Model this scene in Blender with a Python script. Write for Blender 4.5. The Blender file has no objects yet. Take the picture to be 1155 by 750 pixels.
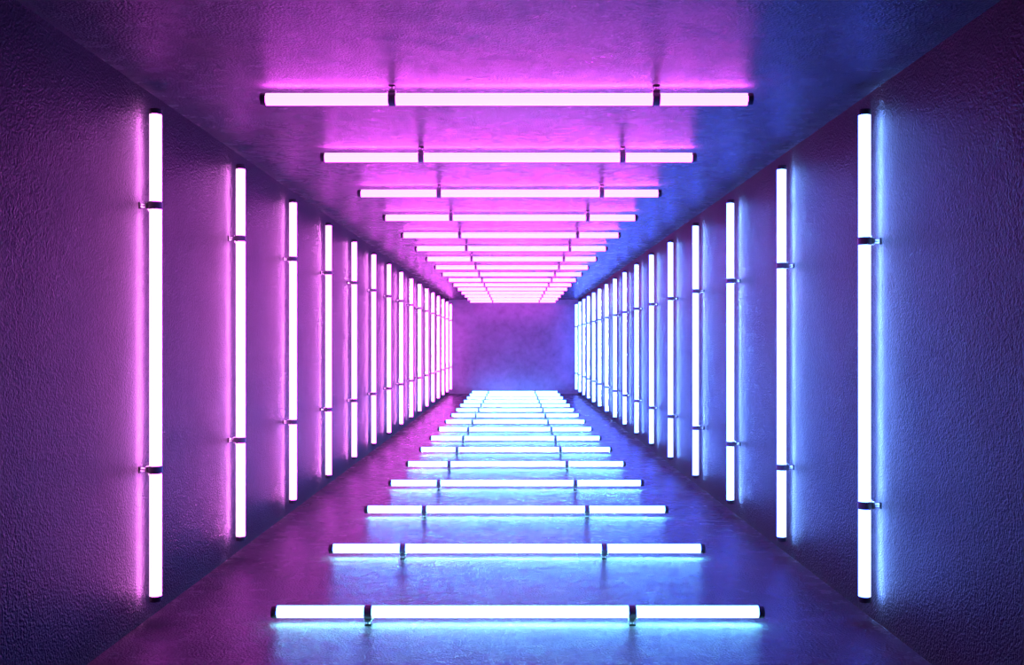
import bpy, bmesh, math
from mathutils import Vector, Matrix

# ------------------------------------------------------------------ camera, world, exposure
F_PX = 1123.0                      # focal length in pixels of the 1155 px wide frame
S = bpy.context.scene
C = S.collection
cam_d = bpy.data.cameras.new('camera')
cam_d.sensor_width = 36.0
cam_d.lens = 36.0 * F_PX / 1155.0
cam_d.shift_x = -2.5 / 1155.0
cam_d.shift_y = 14.0 / 1155.0
cam_d.clip_start = 0.05
cam_d.clip_end = 200
cam = bpy.data.objects.new('camera', cam_d)
C.objects.link(cam)
EYE = 1.368                        # eye height above the floor
cam.location = (0, 0, EYE)
cam.rotation_euler = (math.pi / 2, 0, 0)
S.camera = cam

W = bpy.data.worlds.new('world'); S.world = W; W.use_nodes = True
W.node_tree.nodes['Background'].inputs[0].default_value = (0.004, 0.003, 0.010, 1)
W.node_tree.nodes['Background'].inputs[1].default_value = 0.3

S.view_settings.view_transform = 'Standard'
S.view_settings.look = 'None'
S.view_settings.exposure = 0.0
S.view_settings.gamma = 1.0
S.view_settings.use_curve_mapping = False
S.cycles.max_bounces = 8
S.cycles.diffuse_bounces = 5
S.cycles.glossy_bounces = 4
S.cycles.sample_clamp_indirect = 6.0
S.cycles.caustics_reflective = False
S.cycles.caustics_refractive = False

# the light each row of tubes gives off
GLOW = {
    'left':    (12.0, 1.0, 13.5),
    'right':   (1.02, 2.3, 25.0),
    'ceiling': (11.5, 0.79, 13.5),
    'floor':   (1.02, 4.0, 28.0),
}
# added bright strip on each tube's rear, there to cast the halo behind it
GLOW_BACK = {
    'left':    (185.0, 38.0, 180.0),
    'right':   (42.0, 95.0, 300.0),
    'ceiling': (150.0, 12.0, 160.0),
    'floor':   (26.0, 110.0, 160.0),
}
# flanks between the two, dimmed to keep spill off the tube's own surface
GLOW_SIDE = {
    'left':    (1.9, 1.0, 1.7),
    'right':   (1.02, 1.2, 2.2),
    'ceiling': (1.8, 0.78, 1.6),
    'floor':   (1.02, 1.2, 1.7),
}

# ------------------------------------------------------------------ materials
def new_mat(name):
    m = bpy.data.materials.new(name); m.use_nodes = True
    nt = m.node_tree
    return m, nt, nt.nodes['Principled BSDF']

def concrete(name, tone, rough, bump, fine=95.0, seed=0.0, spec=0.5, speck=0.35):
    """fine orange-peel plaster: mottled tone, small pits, worm-like bumps"""
    m, nt, b = new_mat(name)
    N, L = nt.nodes, nt.links
    tc = N.new('ShaderNodeTexCoord')
    mp = N.new('ShaderNodeMapping'); mp.inputs['Location'].default_value = (seed, seed * .7, seed * .3)
    L.new(tc.outputs['Object'], mp.inputs['Vector'])
    def noise(scale, detail, rough_=0.55, dist=0.0):
        n = N.new('ShaderNodeTexNoise')
        n.inputs['Scale'].default_value = scale; n.inputs['Detail'].default_value = detail
        n.inputs['Roughness'].default_value = rough_; n.inputs['Distortion'].default_value = dist
        L.new(mp.outputs[0], n.inputs['Vector']); return n
    big, mid = noise(1.3, 6, 0.6, 0.4), noise(7.0, 5, 0.6)
    mix = N.new('ShaderNodeMix'); mix.data_type = 'FLOAT'; mix.inputs[0].default_value = 0.4
    L.new(big.outputs['Fac'], mix.inputs[2]); L.new(mid.outputs['Fac'], mix.inputs[3])
    ramp = N.new('ShaderNodeValToRGB')
    ramp.color_ramp.elements[0].position = 0.33; ramp.color_ramp.elements[1].position = 0.68
    lo, hi = tone * 0.66, tone * 1.22
    ramp.color_ramp.elements[0].color = (lo, lo, lo, 1); ramp.color_ramp.elements[1].color = (hi, hi, hi, 1)
    L.new(mix.outputs[0], ramp.inputs['Fac'])
    # small dark pits
    pit = noise(22.0, 2, 0.5)
    pr = N.new('ShaderNodeMapRange')
    pr.inputs['From Min'].default_value = 0.23; pr.inputs['From Max'].default_value = 0.29
    pr.inputs['To Min'].default_value = 1 - speck; pr.inputs['To Max'].default_value = 1.0
    L.new(pit.outputs['Fac'], pr.inputs['Value'])
    mul = N.new('ShaderNodeMix'); mul.data_type = 'RGBA'; mul.blend_type = 'MULTIPLY'; mul.inputs[0].default_value = 1
    L.new(ramp.outputs['Color'], mul.inputs[6]); L.new(pr.outputs['Result'], mul.inputs[7])
    L.new(mul.outputs[2], b.inputs['Base Color'])
    rr = N.new('ShaderNodeMapRange')
    rr.inputs['To Min'].default_value = rough - 0.1; rr.inputs['To Max'].default_value = rough + 0.1
    L.new(mid.outputs['Fac'], rr.inputs['Value']); L.new(rr.outputs['Result'], b.inputs['Roughness'])
    b.inputs['Specular IOR Level'].default_value = spec
    f1, f2 = noise(fine, 2.0, 0.5), noise(fine * 0.45, 3, 0.5)
    add = N.new('ShaderNodeMath'); add.operation = 'MULTIPLY_ADD'; add.inputs[1].default_value = 0.45
    L.new(f2.outputs['Fac'], add.inputs[0]); L.new(f1.outputs['Fac'], add.inputs[2])
    bp = N.new('ShaderNodeBump'); bp.inputs['Strength'].default_value = 1.0
    bp.inputs['Distance'].default_value = bump
    L.new(add.outputs[0], bp.inputs['Height']); L.new(bp.outputs['Normal'], b.inputs['Normal'])
    return m

M = {
    'wall_left':  concrete('left_wall_plaster', 0.066, 0.40, 0.0090, seed=3.1, spec=0.035),
    'wall_right': concrete('right_wall_plaster', 0.066, 0.40, 0.0090, seed=11.7, spec=0.035),
    'wall_back':  concrete('end_wall_plaster', 0.40, 0.55, 0.006, seed=23.9),  # tone raised above the side walls: far-end glow put into the colour
    'ceiling':    concrete('ceiling_plaster', 0.12, 0.26, 0.0060, seed=37.3, spec=0.04, speck=0.0),
    'floor':      concrete('floor_concrete', 0.13, 0.26, 0.0055, fine=85, seed=51.1, spec=0.035, speck=0.0),
}

def metal(name, col, rough, metallic, grain=0.0):
    m, nt, b = new_mat(name)
    n = nt.nodes.new('ShaderNodeTexNoise'); n.inputs['Scale'].default_value = 120
    r = nt.nodes.new('ShaderNodeMapRange')
    r.inputs['To Min'].default_value = rough - .06; r.inputs['To Max'].default_value = rough + .06
    tc = nt.nodes.new('ShaderNodeTexCoord')
    nt.links.new(tc.outputs['Object'], n.inputs['Vector'])
    nt.links.new(n.outputs['Fac'], r.inputs['Value']); nt.links.new(r.outputs['Result'], b.inputs['Roughness'])
    b.inputs['Base Color'].default_value = (*col, 1); b.inputs['Metallic'].default_value = metallic
    return m
M['cap'] = metal('black_rubber', (0.06, 0.06, 0.062), 0.45, 0.0)
M['clamp'] = metal('dark_grey_metal', (0.26, 0.26, 0.27), 0.5, 0.0)
M['stem'] = metal('pale_grey_metal', (0.65, 0.65, 0.67), 0.4, 0.2)
M['screw'] = metal('black_steel', (0.012, 0.012, 0.013), 0.6, 0.0)

for pre, table in (('tube_', GLOW), ('added_strip_', GLOW_BACK), ('flank_', GLOW_SIDE)):
    for k, c in table.items():
        m, nt, b = new_mat('glowing_' + pre + k)
        top = max(c)
        b.inputs['Base Color'].default_value = (0.3, 0.3, 0.3, 1)
        b.inputs['Roughness'].default_value = 0.35
        b.inputs['Emission Color'].default_value = (c[0] / top, c[1] / top, c[2] / top, 1)
        b.inputs['Emission Strength'].default_value = top
        m.cycles.emission_sampling = 'FRONT'
        M[pre + k] = m

# ------------------------------------------------------------------ mesh helpers
def mesh_of(name, bm, mat, smooth=True):
    bmesh.ops.recalc_face_normals(bm, faces=bm.faces)
    me = bpy.data.meshes.new(name); bm.to_mesh(me); bm.free()
    me.materials.append(mat)
    if smooth:
        for p in me.polygons: p.use_smooth = True
        me.set_sharp_from_angle(angle=math.radians(35))
    return me

def lathe_x(bm, prof, seg=28, closed=False):
    """revolve a list of (x, r) around the local X axis"""
    rings = []
    for x, r in prof:
        if r < 1e-6:
            rings.append([bm.verts.new((x, 0, 0))])
        else:
            rings.append([bm.verts.new((x, r * math.cos(2 * math.pi * i / seg), r * math.sin(2 * math.pi * i / seg))) for i in range(seg)])
    pairs = list(zip(rings, rings[1:]))
    if closed: pairs.append((rings[-1], rings[0]))
    for a, b in pairs:
        for i in range(seg):
            j = (i + 1) % seg
            if len(a) == 1 and len(b) == 1: continue
            if len(a) == 1: bm.faces.new((a[0], b[i], b[j]))
            elif len(b) == 1: bm.faces.new((a[i], a[j], b[0]))
            else: bm.faces.new((a[i], a[j], b[j], b[i]))

def box(bm, lo, hi, bevel=0.0):
    r = bmesh.ops.create_cube(bm, size=1.0)
    c = [(lo[i] + hi[i]) / 2 for i in range(3)]; d = [hi[i] - lo[i] for i in range(3)]
    for v in r['verts']:
        v.co = Vector((c[0] + v.co.x * d[0], c[1] + v.co.y * d[1], c[2] + v.co.z * d[2]))
    if bevel:
        es = list({e for v in r['verts'] for e in v.link_edges})
        bmesh.ops.bevel(bm, geom=es, offset=bevel, segments=2, profile=0.5, affect='EDGES')

def turn(bm, verts, mat):
    bmesh.ops.transform(bm, matrix=mat, verts=verts)

# ------------------------------------------------------------------ the room
XL, XR = -1.829, 1.788
ZC = EYE + 1.266
Y0, YB = -2.2, 27.88
T = 0.20
def struct(name, lo, hi, mat):
    bm = bmesh.new(); box(bm, lo, hi)
    o = bpy.data.objects.new(name, mesh_of(name, bm, mat, smooth=False)); C.objects.link(o)
    o['kind'] = 'structure'
    return o
lbl = {
    'floor': ('satin concrete floor with rows of glowing tubes across it', 'floor'),
    'ceiling': ('satin plaster ceiling, violet at left and blue at right', 'ceiling'),
    'wall_left': ('rough plaster wall at left behind upright tube lights', 'wall'),
    'wall_right': ('rough plaster wall at right behind upright tube lights', 'wall'),
    'wall_back': ('bare end wall closing the far end of the corridor', 'wall'),
}
struct('floor', (XL - T, Y0, -T), (XR + T, YB + T, 0), M['floor'])
struct('ceiling', (XL - T, Y0, ZC), (XR + T, YB + T, ZC + T), M['ceiling'])
struct('wall_left', (XL - T, Y0, 0), (XL, YB, ZC), M['wall_left'])
struct('wall_right', (XR, Y0, 0), (XR + T, YB, ZC), M['wall_right'])
struct('wall_back', (XL - T, YB, 0), (XR + T, YB + T, ZC), M['wall_back'])
for n, (a, b_) in lbl.items():
    bpy.data.objects[n]['label'] = a; bpy.data.objects[n]['category'] = b_

# ------------------------------------------------------------------ one tube light
# local frame: tube along X, the surface it is fixed to is z = 0, short end at -X
LEN, R = 2.402, 0.0300
CAP = 0.028
CLAMP_AT = (-LEN / 2 + 0.1965 * LEN, -LEN / 2 + 0.7325 * LEN)

def tube_mesh(off, mat, strip, flank):
    bm = bmesh.new()
    h = LEN / 2 - CAP
    lathe_x(bm, [(-h, 0), (-h, R - .0006), (-h / 3, R - .0006), (h / 3, R - .0006), (h, R - .0006), (h, 0)], 24)
    bmesh.ops.recalc_face_normals(bm, faces=bm.faces)
    for f in bm.faces:
        if f.normal.z < -0.97: f.material_index = 1
        elif f.normal.z < -0.30: f.material_index = 2
    bmesh.ops.translate(bm, vec=(0, 0, off), verts=bm.verts)
    me = mesh_of('tube', bm, mat)
    me.materials.append(strip)
    me.materials.append(flank)
    return me

def cap_mesh(off, s):
    bm = bmesh.new()
    h = LEN / 2
    lathe_x(bm, [(h - CAP - .0002, R - .0004), (h - CAP, R + .0008), (h - .0075, R + .0008), (h - .0068, R - .0004),
                 (h - .0058, R + .0004), (h - .003, R - .0002), (h - .001, R - .002), (h, R - .0045), (h, 0)], 32)
    # two contact pins on the end face
    for dy in (-.0065, .0065):
        r = bmesh.ops.create_cone(bm, cap_ends=True, segments=10, radius1=.0017, radius2=.0017, depth=.007)
        turn(bm, r['verts'], Matrix.Translation((h + .003, dy, 0)) @ Matrix.Rotation(math.pi / 2, 4, 'Y'))
    if s < 0:
        for v in bm.verts: v.co.x = -v.co.x
    bmesh.ops.translate(bm, vec=(0, 0, off), verts=bm.verts)
    return mesh_of('end_cap', bm, M['cap'])

def clamp_mesh(off, cx):
    """band around the tube with a neck block and two ears towards the surface"""
    bm = bmesh.new()
    w = 0.0185
    ri, ro = R + .0002, R + .0034
    lathe_x(bm, [(-w, ri), (-w, ro - .0008), (-w + .0008, ro), (w - .0008, ro), (w, ro - .0008), (w, ri)], 36, closed=True)
    box(bm, (-w + .001, -.015, -.046), (w - .001, .015, -R - .0004), .0015)
    # flange ears with the pinch gap
    box(bm, (-w + .003, .015, -.0405), (w - .003, .0235, -.0375), .0008)
    box(bm, (-w + .003, -.0235, -.0405), (w - .003, -.015, -.0375), .0008)
    bmesh.ops.translate(bm, vec=(cx, 0, off), verts=bm.verts)
    return mesh_of('clamp', bm, M['clamp'])

def screw_mesh(off, cx):
    bm = bmesh.new()
    r = bmesh.ops.create_cone(bm, cap_ends=True, segments=6, radius1=.0042, radius2=.0042, depth=.006)
    turn(bm, r['verts'], Matrix.Translation((.0205, 0, -.036)) @ Matrix.Rotation(math.pi / 2, 4, 'Y'))
    r = bmesh.ops.create_cone(bm, cap_ends=True, segments=12, radius1=.0024, radius2=.0018, depth=.004)
    turn(bm, r['verts'], Matrix.Translation((.0252, 0, -.036)) @ Matrix.Rotation(math.pi / 2, 4, 'Y'))
    bmesh.ops.translate(bm, vec=(cx, 0, off), verts=bm.verts)
    return mesh_of('screw', bm, M['screw'])

def stem_mesh(off, cx):
    bm = bmesh.new()
    lathe_x(bm, [(.0035, .0), (.0035, .0105), (.006, .0090), (off - .050, .0085), (off - .0475, .0105), (off - .0455, .0105), (off - .0455, 0)], 20)
    turn(bm, bm.verts, Matrix.Translation((cx, 0, 0)) @ Matrix.Rotation(-math.pi / 2, 4, 'Y'))
    return mesh_of('stem', bm, M['stem'])

def foot_mesh(cx):
    bm = bmesh.new()
    box(bm, (cx - .016, -.017, 0), (cx + .016, .017, .0085), .0012)
    for dy in (-.0115, .0115):
        r = bmesh.ops.create_cone(bm, cap_ends=True, segments=10, radius1=.0026, radius2=.0019, depth=.0016)
        turn(bm, r['verts'], Matrix.Translation((cx, dy, .0093)))
    return mesh_of('foot_plate', bm, M['screw'])

def child(name, me, parent):
    o = bpy.data.objects.new(name, me); C.objects.link(o); o.parent = parent
    return o

def make_lamp(side, off):
    root = bpy.data.objects.new('tube_light', None); C.objects.link(root)
    root.empty_display_size = 0.1
    child('tube', tube_mesh(off, M['tube_' + side], M['added_strip_' + side], M['flank_' + side]), root)
    for s in (-1, 1): child('end_cap', cap_mesh(off, s), root)
    for cx in CLAMP_AT:
        c = child('clamp', clamp_mesh(off, cx), root)
        child('screw', screw_mesh(off, cx), c)
        s_ = child('stem', stem_mesh(off, cx), c); s_['label'] = 'pale metal stem'
        child('foot_plate', foot_mesh(cx), c)
    return root

def dup(root):
    r = root.copy(); C.objects.link(r)
    for ch in list(root.children):
        c = ch.copy(); C.objects.link(c); c.parent = r
        for g in list(ch.children):
            d = g.copy(); C.objects.link(d); d.parent = c
    return r

Z1, STEP, COUNT = 4.86, 1.5085, 16
k = 4.86 / F_PX
rows = {
    # side: (angle about the corridor axis, base point x, z, tube offset from the surface)
    'floor':   (0,   (0.017, 0.0),                        EYE - 301.0 * k),
    'left':    (90,  (XL, EYE - 0.050),                  -404.5 * k - XL),
    'ceiling': (180, (-0.037, ZC),                        ZC - (EYE + 277.0 * k)),
    'right':   (270, (XR, EYE - 0.053),                   XR - 395.2 * k),
}
words = {
    'floor':   ('white tube light lying across the floor', 'tube lights across the floor'),
    'left':    ('upright white tube light on the left wall', 'upright tube lights on the left wall'),
    'ceiling': ('pinkish tube light hung across the ceiling', 'tube lights across the ceiling'),
    'right':   ('upright white tube light on the right wall', 'upright tube lights on the right wall'),
}
ordn = ['', 'second', 'third', 'fourth', 'fifth', 'sixth', 'seventh', 'eighth', 'ninth']
for side, (ang, (bx, bz), off) in rows.items():
    first = make_lamp(side, off)
    for i in range(COUNT):
        o = first if i == 0 else dup(first)
        o.location = (bx, Z1 + i * STEP, bz)
        o.rotation_euler = (0, math.radians(ang), 0)
        if i == 0: tail = ', nearest to the viewer'
        elif i < 8: tail = ', %s from the near end of its row' % ordn[i]
        elif i < COUNT - 1: tail = ', %s from the end wall' % ordn[COUNT - 1 - i]
        else: tail = ', farthest one, against the end wall'
        o['label'] = words[side][0] + tail
        o['category'] = 'light'
        o['group'] = words[side][1]
